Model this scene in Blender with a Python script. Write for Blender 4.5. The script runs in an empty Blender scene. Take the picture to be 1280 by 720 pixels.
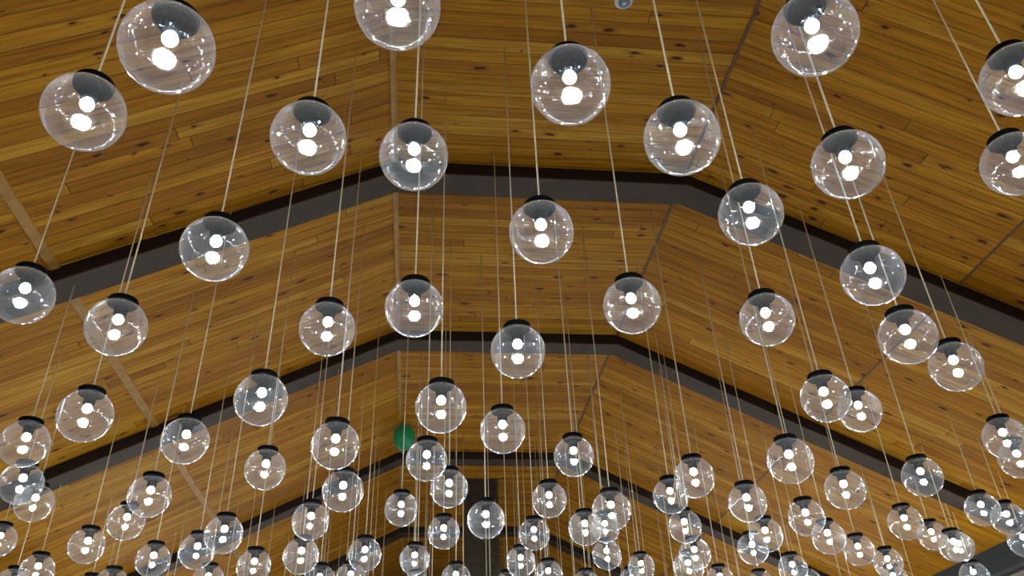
import bpy, bmesh, math, random
from mathutils import Matrix, Vector
C = bpy.context.scene.collection
D = 0.30            # globe diameter in metres; the layout below is in globe diameters from the camera
EYE = 1.6
def W(x, y, z): return Vector((x*D, y*D, z*D+EYE))

# ------------------------------------------------------------------ materials
def new_mat(name):
    m = bpy.data.materials.new(name); m.use_nodes = True
    nt = m.node_tree; nt.nodes.clear()
    out = nt.nodes.new('ShaderNodeOutputMaterial')
    return m, nt, out
def N(nt, t, **kw):
    n = nt.nodes.new(t)
    for k, v in kw.items(): setattr(n, k, v)
    return n
def math_(nt, op, a, b=None, c=None, clamp=False):
    n = nt.nodes.new('ShaderNodeMath'); n.operation = op; n.use_clamp = clamp
    for i, v in enumerate((a, b, c)):
        if v is None: continue
        if isinstance(v, (int, float)): n.inputs[i].default_value = v
        else: nt.links.new(v, n.inputs[i])
    return n.outputs[0]
def ramp(nt, fac, stops):
    n = nt.nodes.new('ShaderNodeValToRGB')
    while len(n.color_ramp.elements) < len(stops): n.color_ramp.elements.new(0.5)
    for e, (p, c) in zip(n.color_ramp.elements, stops):
        e.position = p; e.color = (*c, 1)
    nt.links.new(fac, n.inputs[0]); return n.outputs[0]
def mixc(nt, fac, a, b, mode='MIX'):
    n = nt.nodes.new('ShaderNodeMix'); n.data_type = 'RGBA'; n.blend_type = mode
    for i, v in ((0, fac), (6, a), (7, b)):
        if isinstance(v, (int, float)): n.inputs[i].default_value = v
        elif isinstance(v, tuple): n.inputs[i].default_value = (*v, 1)
        else: nt.links.new(v, n.inputs[i])
    return n.outputs[2]
def simple(name, col, rough=0.5, noise=0.0, scale=8.0, metal=0.0, spec=0.5):
    m, nt, out = new_mat(name)
    b = N(nt, 'ShaderNodeBsdfPrincipled')
    b.inputs['Roughness'].default_value = rough; b.inputs['Metallic'].default_value = metal
    b.inputs['Specular IOR Level'].default_value = spec
    tc = N(nt, 'ShaderNodeTexCoord'); nz = N(nt, 'ShaderNodeTexNoise')
    nz.inputs['Scale'].default_value = scale; nz.inputs['Detail'].default_value = 4
    nt.links.new(tc.outputs['Object'], nz.inputs['Vector'])
    lo = tuple(max(0, c*(1-noise)) for c in col); hi = tuple(min(1, c*(1+noise)) for c in col)
    nt.links.new(ramp(nt, nz.outputs[0], [(0.3, lo), (0.7, hi)]), b.inputs['Base Color'])
    nt.links.new(b.outputs[0], out.inputs[0]); return m

PLANK = 0.108
def wood_material():
    m, nt, out = new_mat('knotty_pine_boards')
    L = nt.links.new
    uv = N(nt, 'ShaderNodeUVMap'); uv.uv_map = 'UVMap'
    sep = N(nt, 'ShaderNodeSeparateXYZ'); L(uv.outputs[0], sep.inputs[0])
    u, v = sep.outputs[0], sep.outputs[1]
    vs = math_(nt, 'DIVIDE', v, PLANK)
    pid = math_(nt, 'FLOOR', vs); fr = math_(nt, 'FRACT', vs)
    wn = N(nt, 'ShaderNodeTexWhiteNoise'); wn.noise_dimensions = '1D'; L(pid, wn.inputs['W'])
    # boards of about 2.6 m, end joints staggered from row to row
    us = math_(nt, 'ADD', math_(nt, 'DIVIDE', u, 5.2), math_(nt, 'MULTIPLY', wn.outputs['Value'], 7.0))
    sid = math_(nt, 'FLOOR', us); sfr = math_(nt, 'FRACT', us)
    key = N(nt, 'ShaderNodeCombineXYZ'); L(pid, key.inputs[0]); L(sid, key.inputs[1])
    wb = N(nt, 'ShaderNodeTexWhiteNoise'); wb.noise_dimensions = '2D'; L(key.outputs[0], wb.inputs['Vector'])
    tone = wb.outputs['Value']
    sepc = N(nt, 'ShaderNodeSeparateColor'); L(wb.outputs['Color'], sepc.inputs[0])
    base = ramp(nt, tone, [(0.0, (0.37, 0.148, 0.006)), (0.35, (0.48, 0.208, 0.009)), (0.7, (0.54, 0.252, 0.013)), (1.0, (0.62, 0.33, 0.034))])
    # long grain
    gv = N(nt, 'ShaderNodeCombineXYZ')
    L(math_(nt, 'ADD', math_(nt, 'MULTIPLY', u, 1.6), math_(nt, 'MULTIPLY', tone, 37)), gv.inputs[0])
    L(math_(nt, 'MULTIPLY', v, 34), gv.inputs[1]); L(math_(nt, 'MULTIPLY', sepc.outputs[1], 20), gv.inputs[2])
    gn = N(nt, 'ShaderNodeTexNoise'); gn.inputs['Scale'].default_value = 1.0; gn.inputs['Detail'].default_value = 5
    gn.inputs['Distortion'].default_value = 0.9; L(gv.outputs[0], gn.inputs['Vector'])
    grain = ramp(nt, gn.outputs[0], [(0.30, (0.58, 0.48, 0.34)), (0.5, (0.92, 0.88, 0.80)), (0.7, (1.18, 1.18, 1.15))])
    col = mixc(nt, 1.0, base, grain, 'MULTIPLY')
    # broad reddish heartwood streaks
    hv = N(nt, 'ShaderNodeCombineXYZ')
    L(math_(nt, 'ADD', math_(nt, 'MULTIPLY', u, 0.9), math_(nt, 'MULTIPLY', tone, 91)), hv.inputs[0]); L(math_(nt, 'MULTIPLY', v, 11), hv.inputs[1])
    hn = N(nt, 'ShaderNodeTexNoise'); hn.inputs['Scale'].default_value = 1.0; hn.inputs['Detail'].default_value = 3; L(hv.outputs[0], hn.inputs['Vector'])
    col = mixc(nt, math_(nt, 'MULTIPLY', math_(nt, 'SUBTRACT', hn.outputs[0], 0.46, clamp=True), 2.6, clamp=True), col, (0.33, 0.115, 0.008))
    # knots
    kv = N(nt, 'ShaderNodeCombineXYZ')
    L(math_(nt, 'ADD', math_(nt, 'MULTIPLY', u, 3.4), math_(nt, 'MULTIPLY', tone, 53)), kv.inputs[0]); L(math_(nt, 'MULTIPLY', v, 9.3), kv.inputs[1])
    wob = N(nt, 'ShaderNodeTexNoise'); wob.inputs['Scale'].default_value = 2.5; L(kv.outputs[0], wob.inputs['Vector'])
    vo = N(nt, 'ShaderNodeTexVoronoi'); vo.voronoi_dimensions = '2D'; vo.inputs['Scale'].default_value = 1.0
    va = N(nt, 'ShaderNodeVectorMath'); va.operation = 'ADD'
    vsn = N(nt, 'ShaderNodeVectorMath'); vsn.operation = 'SCALE'; vsn.inputs['Scale'].default_value = 0.35
    L(wob.outputs['Color'], vsn.inputs[0]); L(kv.outputs[0], va.inputs[0]); L(vsn.outputs[0], va.inputs[1]); L(va.outputs[0], vo.inputs['Vector'])
    sk = N(nt, 'ShaderNodeSeparateColor'); L(vo.outputs['Color'], sk.inputs[0])
    has = math_(nt, 'GREATER_THAN', sk.outputs[0], 0.66)
    size = math_(nt, 'MULTIPLY_ADD', math_(nt, 'POWER', sk.outputs[1], 2.0), 0.14, 0.035)
    kd = math_(nt, 'DIVIDE', vo.outputs['Distance'], size)
    core = math_(nt, 'MULTIPLY', math_(nt, 'SUBTRACT', 1.25, kd, clamp=True), has, clamp=True)
    halo = math_(nt, 'MULTIPLY', math_(nt, 'MULTIPLY', math_(nt, 'SUBTRACT', 1.0, math_(nt, 'DIVIDE', kd, 2.6), clamp=True), has), 0.7)
    col = mixc(nt, halo, col, (0.25, 0.085, 0.015))
    col = mixc(nt, math_(nt, 'MULTIPLY', core, 1.6, clamp=True), col, (0.075, 0.022, 0.006))
    # tongue-and-groove joints and board ends: open gaps showing dark wood
    e = math_(nt, 'MINIMUM', fr, math_(nt, 'SUBTRACT', 1.0, fr))
    gap = math_(nt, 'SUBTRACT', 1.0, math_(nt, 'DIVIDE', e, 0.05), clamp=True)
    e2 = math_(nt, 'MINIMUM', sfr, math_(nt, 'SUBTRACT', 1.0, sfr))
    gap2 = math_(nt, 'LESS_THAN', e2, 0.0007)
    gg = math_(nt, 'MAXIMUM', gap, gap2)
    col = mixc(nt, math_(nt, 'MULTIPLY', gg, 0.8), col, (0.07, 0.028, 0.008))
    b = N(nt, 'ShaderNodeBsdfPrincipled'); L(col, b.inputs['Base Color'])
    b.inputs['Roughness'].default_value = 0.55; b.inputs['Specular IOR Level'].default_value = 0.12
    bp = N(nt, 'ShaderNodeBump'); bp.inputs['Strength'].default_value = 0.6; bp.inputs['Distance'].default_value = 0.006
    L(math_(nt, 'SUBTRACT', 1.0, gg), bp.inputs['Height']); L(bp.outputs[0], b.inputs['Normal'])
    L(b.outputs[0], out.inputs[0]); return m

def glass_material():
    m, nt, out = new_mat('clear_globe_glass')
    L = nt.links.new
    ge = N(nt, 'ShaderNodeNewGeometry')
    tc = N(nt, 'ShaderNodeTexCoord')
    oi = N(nt, 'ShaderNodeObjectInfo')
    off = N(nt, 'ShaderNodeVectorMath'); off.operation = 'ADD'
    L(tc.outputs['Object'], off.inputs[0]); L(oi.outputs['Random'], off.inputs[1])
    nz = N(nt, 'ShaderNodeTexNoise'); nz.inputs['Scale'].default_value = 16; nz.inputs['Detail'].default_value = 1
    L(off.outputs[0], nz.inputs['Vector'])
    bp = N(nt, 'ShaderNodeBump'); bp.inputs['Strength'].default_value = 0.22; bp.inputs['Distance'].default_value = 0.004
    L(nz.outputs[0], bp.inputs['Height'])
    dt = N(nt, 'ShaderNodeVectorMath'); dt.operation = 'DOT_PRODUCT'
    L(ge.outputs['Normal'], dt.inputs[0]); L(ge.outputs['Incoming'], dt.inputs[1])
    c = math_(nt, 'ABSOLUTE', dt.outputs['Value'])
    f = math_(nt, 'POWER', math_(nt, 'SUBTRACT', 1.0, c), 5.0)
    one = math_(nt, 'MULTIPLY_ADD', f, 1-GL_F0, GL_F0, clamp=True)     # one face of the glass
    fres = math_(nt, 'DIVIDE', math_(nt, 'MULTIPLY', one, 2.0), math_(nt, 'ADD', one, 1.0), clamp=True)   # both faces of the wall
    tr = N(nt, 'ShaderNodeBsdfTransparent'); tr.inputs[0].default_value = (0.97, 0.98, 0.985, 1)
    gl = N(nt, 'ShaderNodeBsdfGlossy'); gl.inputs['Roughness'].default_value = 0.07; gl.inputs['Color'].default_value = (1, 1, 1, 1)
    L(bp.outputs[0], gl.inputs['Normal'])
    # painted haze: pale layer standing in for the bulb glow, stronger towards the rim
    haze = math_(nt, 'DIVIDE', GL_HAZE, math_(nt, 'MAXIMUM', c, 0.10), clamp=True)
    df = N(nt, 'ShaderNodeBsdfDiffuse'); tl = N(nt, 'ShaderNodeBsdfTranslucent')
    df.inputs[0].default_value = (0.78, 0.88, 0.95, 1); tl.inputs[0].default_value = (0.78, 0.88, 0.95, 1)
    md = N(nt, 'ShaderNodeMixShader'); md.inputs[0].default_value = 0.5; L(df.outputs[0], md.inputs[1]); L(tl.outputs[0], md.inputs[2])
    m1 = N(nt, 'ShaderNodeMixShader'); L(haze, m1.inputs[0]); L(tr.outputs[0], m1.inputs[1]); L(md.outputs[0], m1.inputs[2])
    m2 = N(nt, 'ShaderNodeMixShader'); L(fres, m2.inputs[0]); L(m1.outputs[0], m2.inputs[1]); L(gl.outputs[0], m2.inputs[2])
    L(m2.outputs[0], out.inputs[0]); return m
GL_F0 = 0.05; GL_HAZE = 0.017
BULB = 14.0; EXPOSURE = 3.5
def bulb_material():
    m, nt, out = new_mat('glowing_bulb')
    e = N(nt, 'ShaderNodeEmission'); e.inputs[0].default_value = (0.90, 0.965, 1.0, 1); e.inputs[1].default_value = BULB
    nt.links.new(e.outputs[0], out.inputs[0]); return m

M_WOOD = wood_material(); M_GLASS = glass_material(); M_BULB = bulb_material()
M_CAP = simple('black_cap', (0.003, 0.003, 0.0035), 0.7, 0.2, spec=0.05)
M_SOCKET = simple('dark_socket', (0.0022, 0.0028, 0.004), 0.9, 0.2, spec=0.0)
M_CORD = simple('pale_cord', (0.66, 0.57, 0.38), 0.6, 0.12, 40)
M_BEAM = simple('dark_stained_beam', (0.012, 0.0055, 0.004), 0.55, 0.3, 5, spec=0.3)
M_SOFFIT = simple('grey_brown_soffit', (0.060, 0.037, 0.022), 0.6, 0.12, 6, spec=0.3)
M_BATTEN = simple('pale_pine_batten', (0.42, 0.21, 0.035), 0.5, 0.2, 12)
M_DARK_STRIP = simple('dark_line_strip', (0.13, 0.055, 0.016), 0.5, 0.2, 12)
M_GREEN = simple('green_rubber', (0.0, 0.30, 0.12), 0.3, 0.05)
M_WHITE = simple('white_plastic', (0.78, 0.77, 0.72), 0.4, 0.03)
M_BLUEGREY = simple('blue_grey_grille', (0.16, 0.25, 0.33), 0.4, 0.3, 60)
M_FASCIA = simple('dark_green_grey_paint', (0.0055, 0.008, 0.007), 0.7, 0.15, 3)
M_LEDGE = simple('black_ledge', (0.006, 0.006, 0.006), 0.4, 0.1)
M_WALL = simple('brown_grey_plaster', (0.24, 0.20, 0.175), 0.8, 0.12, 2)
M_FLOOR = simple('grey_stone_floor', (0.16, 0.15, 0.14), 0.45, 0.2, 1.5)
M_SLAT = simple('dark_brown_slats', (0.030, 0.018, 0.008), 0.5, 0.3, 20)

# ------------------------------------------------------------------ mesh helpers
def link(name, bm, mat, parent=None, smooth=False):
    me = bpy.data.meshes.new(name); bm.normal_update(); bm.to_mesh(me); bm.free()
    me.materials.append(mat)
    if smooth:
        for p in me.polygons: p.use_smooth = True
    o = bpy.data.objects.new(name, me); C.objects.link(o)
    if parent: o.parent = parent
    return o
def box(bm, x0, x1, y0, y1, z0, z1, bevel=0.0):
    vs = [bm.verts.new((x, y, z)) for z in (z0, z1) for y in (y0, y1) for x in (x0, x1)]
    fs = [(0, 2, 3, 1), (4, 5, 7, 6), (0, 1, 5, 4), (2, 6, 7, 3), (1, 3, 7, 5), (0, 4, 6, 2)]
    faces = [bm.faces.new([vs[i] for i in f]) for f in fs]
    if bevel:
        bmesh.ops.bevel(bm, geom=list({e for f in faces for e in f.edges}), offset=bevel, segments=2, affect='EDGES')
def lathe(bm, prof, seg=32, close_ends=True):
    rings = []
    for r, z in prof:
        if r < 1e-6: rings.append([bm.verts.new((0, 0, z))])
        else: rings.append([bm.verts.new((r*math.cos(2*math.pi*k/seg), r*math.sin(2*math.pi*k/seg), z)) for k in range(seg)])
    for a, b in zip(rings, rings[1:]):
        for k in range(seg):
            k2 = (k+1) % seg
            if len(a) == 1 and len(b) == 1: continue
            if len(a) == 1: bm.faces.new((a[0], b[k2], b[k]))
            elif len(b) == 1: bm.faces.new((a[k], a[k2], b[0]))
            else: bm.faces.new((a[k], a[k2], b[k2], b[k]))
    bmesh.ops.recalc_face_normals(bm, faces=bm.faces[:])
def prism_y(bm, pts, y0, y1):
    a = [bm.verts.new((x, y0, z)) for x, z in pts]; b = [bm.verts.new((x, y1, z)) for x, z in pts]
    bm.faces.new(a); bm.faces.new(b[::-1])
    for i in range(len(pts)):
        j = (i+1) % len(pts); bm.faces.new((a[j], a[i], b[i], b[j]))
    bmesh.ops.recalc_face_normals(bm, faces=bm.faces[:])
def structure(o): o['kind'] = 'structure'; return o
def tag(o, label, cat, group=None):
    o['label'] = label; o['category'] = cat
    if group: o['group'] = group
    return o

# ------------------------------------------------------------------ the hall
XL, XR, H, SL = -0.90, 7.43, 15.42, 0.497        # ceiling folds, height of the flat middle, slope of the flanks
EL, ER = -15.6, 22.15                            # the eaves
def ceil_z(x):
    if x < XL: return H - SL*(XL-x)
    if x > XR: return H - SL*(x-XR)
    return H
Y0, Y1 = -14.0, 80.0
T = 0.25
def panel(name, xa, xb):
    bm = bmesh.new()
    pts = [(xa*D, ceil_z(xa)*D+EYE), (xb*D, ceil_z(xb)*D+EYE), (xb*D, (ceil_z(xb)+T)*D+EYE), (xa*D, (ceil_z(xa)+T)*D+EYE)]
    prism_y(bm, pts, Y0*D, Y1*D)
    uvl = bm.loops.layers.uv.new('UVMap')
    k = math.sqrt(1+SL*SL) if (xb <= XL or xa >= XR) else 1.0
    for f in bm.faces:
        for l in f.loops:
            l[uvl].uv = ((l.vert.co.x-xa*D)*k + 40 + xa, l.vert.co.y + 50)
    return structure(link(name, bm, M_WOOD))
SEAM_L, SEAM_R = -8.83, 14.62
panel('ceiling', XL, XR)
panel('ceiling', SEAM_L, XL); panel('ceiling', EL-0.3, SEAM_L)
panel('ceiling', XR, SEAM_R); panel('ceiling', SEAM_R, ER+0.3)

def ceiling_strip(name, x, w, t, mat):
    bm = bmesh.new(); z = lambda q: ceil_z(q)*D+EYE
    xa, xb = x-w/2, x+w/2
    pts = [(xa*D, z(xa)), (xb*D, z(xb)), (xb*D, z(xb)-t), (xa*D, z(xa)-t)]
    if xa < XL < xb or xa < XR < xb: pts = [(xa*D, z(xa)), (x*D, z(x)), (xb*D, z(xb)), (xb*D, z(xb)-t), (x*D, z(x)-t), (xa*D, z(xa)-t)]
    prism_y(bm, pts, Y0*D, Y1*D); return structure(link(name, bm, mat))
ceiling_strip('trim_1', XL, 0.15, 0.012, M_BATTEN)
ceiling_strip('trim_2', XR, 0.07, 0.008, M_DARK_STRIP)  # no batten here: added dark strip drawing the thin line of the fold
ceiling_strip('trim_3', SEAM_L, 0.20, 0.012, M_BATTEN)
ceiling_strip('trim_4', SEAM_R, 0.05, 0.006, M_DARK_STRIP)  # added dark strip standing in for the thin gap at the seam

BD = 0.42                                          # beam depth
BEAMS = [(17.00, 17.86), (26.30, 27.12), (38.15, 39.0), (50.4, 51.25), (63.5, 64.35)]
BLAB = ['dark brown ceiling beam with grey underside, nearest and highest in the photo',
        'dark brown ceiling beam with grey underside, second from the top of the photo',
        'dark brown ceiling beam just behind the green balloon',
        'dark brown ceiling beam crossing behind the slatted brown shaft',
        'dark brown ceiling beam farthest away, lowest at the photo bottom']
def band(x0, x1, d0, d1, ya, yb, mat, name, parent):
    bm = bmesh.new()
    xs = [x0, XL, XR, x1]
    c = SL*0.22
    def z(q, d):                                   # offset kept square to the sloping flanks
        return (ceil_z(q)-d*(1.0 if XL <= q <= XR else math.sqrt(1+SL*SL)))*D+EYE
    low = []; 
    for q in xs: low.append((q*D, z(q, d1)))
    up = [(q*D, z(q, d0)) for q in xs]
    prism_y(bm, low+up[::-1], ya*D, yb*D)
    return link(name, bm, mat, parent)
for (ya, yb), lab in zip(BEAMS, BLAB):
    root = bpy.data.objects.new('ceiling_beam', None); C.objects.link(root)
    tag(root, lab, 'beam', 'dark beams crossing the wooden ceiling')
    band(EL, ER, 0.0, BD-0.05, ya, yb, M_BEAM, 'beam_web', root)
    s = band(EL, ER, BD-0.05, BD, ya, yb, M_SOFFIT, 'beam_soffit', root)  # lowest layer of the beam, coloured lighter than its sides
    s['label'] = 'grey-brown underside'

# walls and floor
zf = 0.0
def wallbox(name, x0, x1, y0, y1, z0, z1, mat):
    bm = bmesh.new(); box(bm, x0, x1, y0, y1, z0, z1); return structure(link(name, bm, mat))
ez = ceil_z(ER)*D+EYE; ezl = ceil_z(EL)*D+EYE
wallbox('floor', (EL-1)*D, (ER+1)*D, Y0*D, Y1*D, -0.2, 0.0, M_FLOOR)
wallbox('wall_right', ER*D+0.05, ER*D+0.3, Y0*D, Y1*D, 0.0, ez, M_WALL)
wallbox('trim_5', ER*D-0.02, ER*D+0.05, Y0*D, Y1*D, 7.16*D+EYE, ez, M_FASCIA)
bm = bmesh.new(); box(bm, ER*D-0.07, ER*D+0.05, Y0*D, Y1*D, 7.02*D+EYE, 7.16*D+EYE)
structure(link('trim_6', bm, M_LEDGE))
wallbox('wall_left', EL*D-0.3, EL*D, Y0*D, Y1*D, 0.0, ezl, M_WALL)
def gable(name, y0, y1):
    bm = bmesh.new()
    prism_y(bm, [(EL*D, 0), (ER*D, 0), (ER*D, ez), (XR*D, H*D+EYE), (XL*D, H*D+EYE), (EL*D, ezl)], y0*D, y1*D)
    return structure(link(name, bm, M_WALL))
gable('wall_front', Y1-0.5, Y1); gable('wall_back', Y0, Y0+0.5)

# brown slatted shaft rising to the ceiling between the third and fourth beams
sh = bpy.data.objects.new('slatted_shaft', None); C.objects.link(sh); sx0, sx1, sy0, sy1 = 2.55, 4.28, 41.9, 44.0
sh.location = ((sx0+sx1)/2*D, (sy0+sy1)/2*D, 0)
tag(sh, 'dark brown slatted shaft standing up to the ceiling behind the third beam', 'shaft')
hx, hy = (sx1-sx0)/2*D, (sy1-sy0)/2*D
bm = bmesh.new(); box(bm, -hx+.02, hx-.02, -hy+.02, hy-.02, 0, H*D+EYE); link('shaft_core', bm, M_SLAT, sh)
bm = bmesh.new(); z = 0.15
while z < H*D+EYE-0.12:
    box(bm, -hx+.01, hx-.01, -hy, -hy+.03, z, z+.07); box(bm, -hx, -hx+.03, -hy+.03, hy, z, z+.07); box(bm, hx-.03, hx, -hy+.03, hy, z, z+.07); z += .11
link('slats', bm, M_SLAT, sh)
for a, b in ((-hx, -hx+.05), (hx-.05, hx)):
    bm = bmesh.new(); box(bm, a, b, -hy-.012, -hy+.05, 0, H*D+EYE); link('corner_post', bm, M_SLAT, sh)

# green balloon resting under the ceiling
bl = bpy.data.objects.new('balloon', None); C.objects.link(bl); bl.location = W(-0.70, 34.75, 14.72)
tag(bl, 'green balloon floating up against the wooden ceiling', 'balloon')
bm = bmesh.new(); prof = []
for k in range(25):
    t = math.pi*k/24; r = 0.150*math.sin(t); zz = 0.190*math.cos(t)
    if t > math.pi/2: r *= 1-0.22*((t-math.pi/2)/(math.pi/2))**2
    prof.append((r if 0 < k < 24 else (0 if k == 0 else 0.006), zz))
lathe(bm, prof, 32); link('balloon_body', bm, M_GREEN, bl, True)
bm = bmesh.new(); lathe(bm, [(0.004, -0.186), (0.012, -0.200), (0.009, -0.206), (0.026, -0.228), (0.020, -0.226), (0.0, -0.212)], 20); link('balloon_knot', bm, M_GREEN, bl, True)

# smoke detector
sd = bpy.data.objects.new('smoke_detector', None); C.objects.link(sd); sd.location = W(4.31, 11.28, H)
tag(sd, 'round white smoke detector on the boards at the top edge', 'smoke detector')
bm = bmesh.new(); lathe(bm, [(0, 0), (0.062, 0), (0.064, -0.006), (0.064, -0.016), (0.058, -0.024), (0.050, -0.026), (0.0, -0.026)], 36); link('detector_base', bm, M_WHITE, sd, True)
bm = bmesh.new(); lathe(bm, [(0, -0.020), (0.040, -0.020), (0.040, -0.034), (0.034, -0.040), (0.0, -0.040)], 32); link('detector_grille', bm, M_BLUEGREY, sd, False)
bm = bmesh.new(); lathe(bm, [(0, -0.036), (0.014, -0.036), (0.014, -0.044), (0.0, -0.046)], 20); link('detector_button', bm, M_WHITE, sd, True)

# ------------------------------------------------------------------ pendant lamps
def beam_drop(y):
    for ya, yb in BEAMS:
        if ya-0.05 < y < yb+0.05: return True
    return False
def make_parts(full=True):
    seg = 48
    bm = bmesh.new()                                    # blown glass ball with an open neck
    R_ = D/2; a0 = math.asin(0.225/0.5)
    prof = [(0, -R_)]+[(R_*math.sin(t), -R_*math.cos(t)) for t in [math.pi*k/40 for k in range(1, 40)] if t < math.pi-a0-0.02]
    prof += [(0.225*D, 0.4465*D), (0.218*D, 0.462*D)]
    lathe(bm, prof, seg); g = link('globe', bm, M_GLASS, None, True)
    bm = bmesh.new()                                    # black cap closing the neck
    lathe(bm, [(0, 0.448*D), (0.212*D, 0.448*D), (0.214*D, 0.442*D), (0.245*D, 0.442*D), (0.254*D, 0.452*D), (0.254*D, 0.525*D), (0.244*D, 0.540*D),
               (0.20*D, 0.545*D), (0.045*D, 0.548*D), (0.035*D, 0.575*D), (0.018*D, 0.582*D), (0, 0.582*D)], 40)
    c = link('cap', bm, M_CAP, None, True)
    bm = bmesh.new()                                    # conical lamp holder inside
    lathe(bm, [(0, 0.447*D), (0.208*D, 0.446*D), (0.210*D, 0.425*D), (0.185*D, 0.405*D), (0.128*D, 0.385*D), (0.112*D, 0.340*D), (0.105*D, 0.230*D), (0.085*D, 0.218*D), (0, 0.218*D)], 32)
    s = link('socket', bm, M_SOCKET, None, True)
    bm = bmesh.new()                                    # bulb
    pr = [(0.050*D, 0.225*D), (0.060*D, 0.210*D)]
    for k in range(3, 12):
        t = math.pi*k/12; pr.append((0.084*D*math.sin(t), (0.142+0.084*math.cos(t))*D))
    pr.append((0, 0.058*D)); lathe(bm, pr, 18); b = link('bulb', bm, M_BULB, None, True)
    b['label'] = 'glowing white bulb'; c['label'] = 'black cap closing the globe'
    return g, c, s, b
PROTO = make_parts()
first = [True]
def cord_mesh(top):
    bm = bmesh.new(); r = 0.0043; b = 0.575*D
    lathe(bm, [(0, b), (r, b), (r, top), (0, top)], 8); return bm
def lamp(x, y, z, label, group):
    root = bpy.data.objects.new('globe_pendant_lamp', None); C.objects.link(root)
    root.location = W(x, y, z); root.rotation_euler.z = random.uniform(0, 6.28)
    tag(root, label, 'lamp', group)
    for p in PROTO:
        if first[0]: p.parent = root
        else:
            q = p.copy(); C.objects.link(q); q.parent = root
    first[0] = False
    top = (ceil_z(x)-z)*D
    if beam_drop(y): top -= BD*(1 if XL <= x <= XR else math.sqrt(1+SL*SL))*D
    link('cord', cord_mesh(top), M_CORD, root, True)
    return root
LAMPS = [  # x, y, z of each globe's centre, in globe diameters from the camera
    (-4.37,7.87,7.72), (-2.85,6.23,7.14), (-1.59,8.12,7.70), (-0.40,6.13,7.96), (1.74,6.85,7.60), (-0.20,8.81,8.09),
    (3.31,7.45,7.39), (4.55,5.92,7.70), (5.99,8.09,7.66), (8.05,6.85,8.23), (9.09,8.48,8.22), (-6.80,12.36,7.76),
    (-5.19,12.47,7.24), (-3.15,10.22,7.33), (-1.71,12.81,7.50), (1.77,9.74,7.51), (-0.15,11.74,7.32), (1.74,12.82,7.13),
    (3.59,11.51,7.35), (5.07,9.46,7.80), (6.31,12.14,7.53), (7.25,10.13,7.18), (8.67,11.73,6.99), (10.60,13.25,7.23),
    (-6.31,14.87,6.68), (-8.43,17.31,7.11), (-9.62,20.20,7.26), (-10.33,22.70,7.62), (-12.85,26.70,7.78), (-11.59,26.93,6.91),
    (-12.80,28.27,6.84), (-9.44,24.66,7.02), (-8.13,23.56,7.36), (-6.41,19.75,6.80), (-7.93,25.98,6.95), (-9.60,27.74,6.67),
    (-10.86,29.5,6.91), (-5.00,16.91,7.04), (-3.02,14.40,6.84), (-3.75,19.55,7.41), (-5.10,22.20,6.60), (-6.25,24.28,6.74),
    (-6.72,28.07,6.85), (-4.83,25.49,6.62), (-1.74,16.12,6.64), (-1.81,19.38,6.80), (-2.85,22.04,6.90), (-3.23,23.69,6.43),
    (-2.99,26.64,6.44), (-1.55,25.24,6.88), (-2.16,28.35,6.94), (-0.48,23.91,7.84), (-0.04,27.72,7.38), (0.19,18.59,7.29),
    (0.82,20.72,7.35), (0.83,25.02,7.47), (0.40,14.38,6.72), (1.81,16.37,7.11), (1.83,21.33,6.71), (1.37,28.24,6.87),
    (0.06,29.45,6.92), (3.73,22.25,7.56), (3.71,25.43,7.53), (3.51,27.48,7.21), (4.60,28.57,7.04), (3.81,18.64,7.44),
    (4.98,23.57,7.15), (4.96,20.04,6.54), (6.34,26.72,8.12), (6.49,27.52,7.43), (6.03,29.11,6.83), (8.36,30.08,7.66),
    (8.49,32.16,7.67), (7.09,21.58,7.45), (6.82,18.70,6.93), (8.15,23.88,7.29), (8.86,25.40,6.87), (9.02,26.68,6.79),
    (11.19,29.74,7.10), (8.66,20.10,6.76), (10.44,23.35,6.86), (10.97,25.75,7.12), (12.67,29.65,6.89), (8.07,16.03,6.33),
    (10.81,18.93,6.71), (10.78,21.24,6.72), (12.50,23.55,6.84), (14.68,25.86,7.07), (16.74,27.76,7.16), (13.07,27.60,6.94),
    (14.44,29.53,6.93), (17.33,28.67,6.79), (19.41,30.77,6.82), (8.33,14.39,7.05), (10.29,16.45,7.74), (12.94,18.81,7.01),
    (14.53,22.59,6.99), (17.94,26.56,7.76), (17.50,24.93,6.95), (19.50,27.52,7.63), (17.11,22.53,7.38), (18.35,23.17,7.29),
    (19.69,24.51,6.96), (20.13,28.14,6.76), (14.12,16.93,7.30), (15.73,18.67,7.46), (3.40,30.59,7.18),
]
CAM_R = Matrix(((0.99364806, 0.02935778, 0.10863545), (-0.10680143, 0.55017101, 0.82819401), (-0.03545413, -0.83453579, 0.54981181)))
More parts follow.
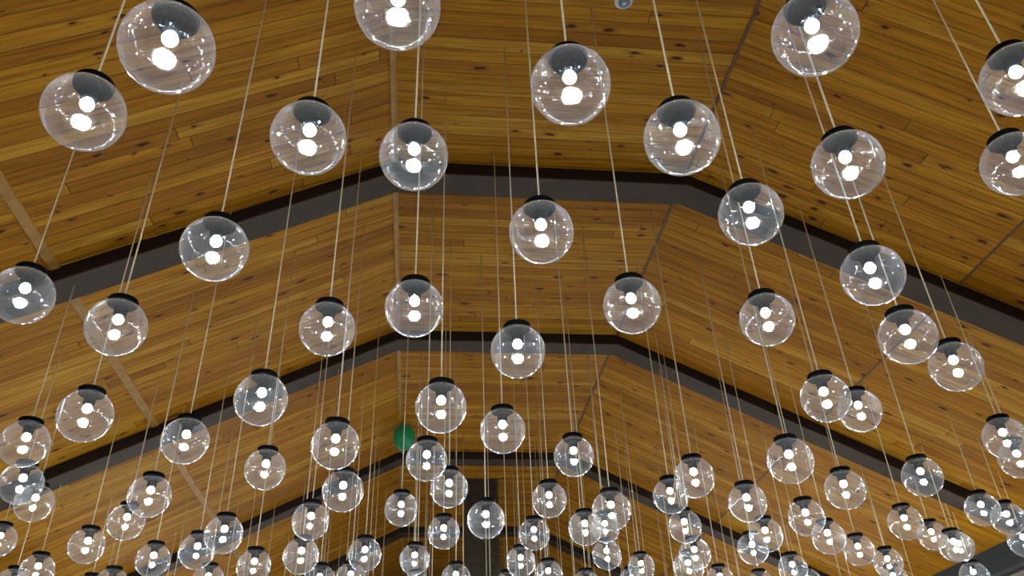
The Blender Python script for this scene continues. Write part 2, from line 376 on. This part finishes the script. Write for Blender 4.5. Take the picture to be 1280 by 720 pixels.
HAND = {
 0: 'clear globe pendant, leftmost of the large ones in the top row, below the largest globe',
 1: 'largest clear globe pendant, near the top left corner, cut by no edge but touching the top',
 2: 'large clear globe pendant between the top left pair and the first beam',
 3: 'large clear globe pendant cut off by the top edge, left of the smoke detector',
 4: 'large clear globe pendant in the upper middle, left below the smoke detector',
 5: 'clear globe pendant in front of the left bend of the nearest beam',
 6: 'large clear globe pendant in front of the right bend of the nearest beam',
 7: 'large clear globe pendant cut by the top edge, right of the smoke detector',
 8: 'clear globe pendant below the large one cut by the top edge at the right',
 9: 'clear globe pendant cut by the right edge, upper of the two near the top',
 10: 'clear globe pendant cut by the right edge, lower of the two near the top',
 11: 'clear globe pendant cut by the left edge, in front of the nearest beam',
 12: 'clear globe pendant close below the left flank of the nearest beam',
 13: 'clear globe pendant overlapping the left flank of the nearest beam',
 14: 'clear globe pendant touching the left flank of the second beam from above',
 15: 'clear globe pendant in the middle, just below the level part of the nearest beam',
 16: 'clear globe pendant just above the left bend of the second beam',
 17: 'clear globe pendant in front of the level part of the second beam',
 18: 'clear globe pendant just above the right bend of the second beam',
 19: 'clear globe pendant touching the right flank of the nearest beam, directly under its edge',
 20: 'clear globe pendant midway between the nearest and second beams on the right flank',
 21: 'clear globe pendant at the right, topmost of three running down to the right',
 22: 'clear globe pendant at the right, middle of three running down to the right',
 23: 'clear globe pendant at the right, lowest of three running down to the right',
 24: 'clear globe pendant far left, just above the second beam, standing clear of others',
 25: 'clear globe pendant at the left edge, topmost of a stacked cluster of three',
 26: 'clear globe pendant at the left edge, middle of a stacked cluster of three',
 27: 'clear globe pendant at the left edge, lowest and rightmost of a stacked cluster of three',
 37: 'clear globe pendant overlapping the lower left flank of the second beam',
 38: 'clear globe pendant overlapping the second beam, left of the green balloon and higher',
 39: 'clear globe pendant directly below the one overlapping the second beam at left centre',
 44: 'clear globe pendant left of the green balloon at the same height',
 53: 'clear globe pendant partly hiding the right side of the green balloon',
 56: 'clear globe pendant above and right of the green balloon',
 57: 'clear globe pendant just above the level part of the third beam',
 58: 'clear globe pendant hanging in front of the dark slatted shaft',
 65: 'clear globe pendant in front of the right bend of the third beam',
 83: 'clear globe pendant just under the right flank of the second beam, largest there',
 93: 'clear globe pendant overlapping the second beam, front left of an overlapping pair',
 94: 'clear globe pendant on the second beam, back right of an overlapping pair',
 95: 'clear globe pendant in front of the lower right flank of the second beam, standing alone',
 104: 'clear globe pendant cut by the right edge, upper and front of an overlapping pair',
 105: 'clear globe pendant cut by the right edge, lower and back of an overlapping pair',
 103: 'small clear globe pendant in front of the dark green-grey wall band, bottom right',
}
HAND[1] = 'largest clear globe pendant of all, touching the top edge near the left corner'
USED = set(HAND.values())
def far_label(i, x, y, z):
    px, py = project(x, y, z); py = min(py, 718)
    size = 'mid-sized' if y < 21 else 'small' if y < 26 else 'very small distant'
    lab = '%s clear globe pendant centred %d%% across and %d%% down the photo' % (size, round(px/12.8), round(py/7.2))
    if lab in USED: lab = '%s clear globe pendant centred %.1f%% across and %.1f%% down the photo' % (size, px/12.8, py/7.2)
    assert lab not in USED
    USED.add(lab); return lab
random.seed(4)
GROUP = 'clear globe pendant lamps hanging in rows under the wooden ceiling'
def project(x, y, z):
    a = CAM_R.transposed() @ Vector((x, y, z)); return 640+1008*a.x/a.z, 360+1008*a.y/a.z
for i, (x, y, z) in enumerate(LAMPS):
    if i in HAND: lab = HAND[i]
    else: lab = far_label(i, x, y, z)
    lamp(x, y, z, lab, GROUP)
# the rows go on farther back; of these the photo shows the cords only
n = 0
for j in range(9):
    yy = 33.2+j*2.2
    k0 = 0 if j % 2 else 0.9
    xx = -12.5+k0
    while xx < 21.0:
        x, y, z = xx+random.uniform(-.25, .25), yy+random.uniform(-.5, .5), random.uniform(6.6, 7.3)
        xx += 2.45
        if sx0-.8 < x < sx1+.8 and sy0-.8 < y < sy1+.8: continue
        px, py = project(x, y, z+0.62)
        if py < 724: continue
        # the upper end of the cord has to come into the frame
        ux, uy = project(x, y, ceil_z(x))
        if not (-20 < ux < 1300 and uy < 715) and not (-20 < px < 1300): continue
        lamp(x, y, z, 'pale thin cord of a pendant lamp whose globe hangs below the picture edge', 'far pendant lamps seen only by their cords')
        n += 1
# and on over and behind the viewer, seen as the sparks mirrored in the nearest globes
for j in range(6):
    yy = 3.6-j*2.6; xx = -9.0+(0 if j % 2 else 1.3)
    while xx < 16:
        lamp(xx+random.uniform(-.3, .3), yy+random.uniform(-.3, .3), random.uniform(7.0, 7.9),
             'clear globe pendant out of view above or behind the viewer, only mirrored in nearer globes', 'globe pendants overhead and behind the viewer')
        xx += 2.9

# ------------------------------------------------------------------ camera, world, view
cam = bpy.data.cameras.new('camera'); co = bpy.data.objects.new('camera', cam); C.objects.link(co)
Rr = CAM_R.col[0]; Up = -CAM_R.col[1]; Bk = -CAM_R.col[2]
m = Matrix((Rr, Up, Bk)).transposed().to_4x4(); m.translation = Vector((0, 0, EYE)); co.matrix_world = m
cam.sensor_width = 36; cam.lens = 1008/1280*36; cam.clip_start = 0.05; cam.clip_end = 200
sc = bpy.context.scene; sc.camera = co
w = bpy.data.worlds.new('world'); sc.world = w; w.use_nodes = True
w.node_tree.nodes['Background'].inputs[0].default_value = (0.5, 0.6, 0.8, 1); w.node_tree.nodes['Background'].inputs[1].default_value = 0.3
vs = sc.view_settings; vs.view_transform = 'Standard'; vs.look = 'None'; vs.exposure = EXPOSURE; vs.gamma = 1; vs.use_curve_mapping = False
try:
    sc.cycles.transparent_max_bounces = 64; sc.cycles.max_bounces = 10; sc.cycles.glossy_bounces = 6
    sc.cycles.sample_clamp_indirect = 0; sc.cycles.caustics_reflective = True
except Exception: pass
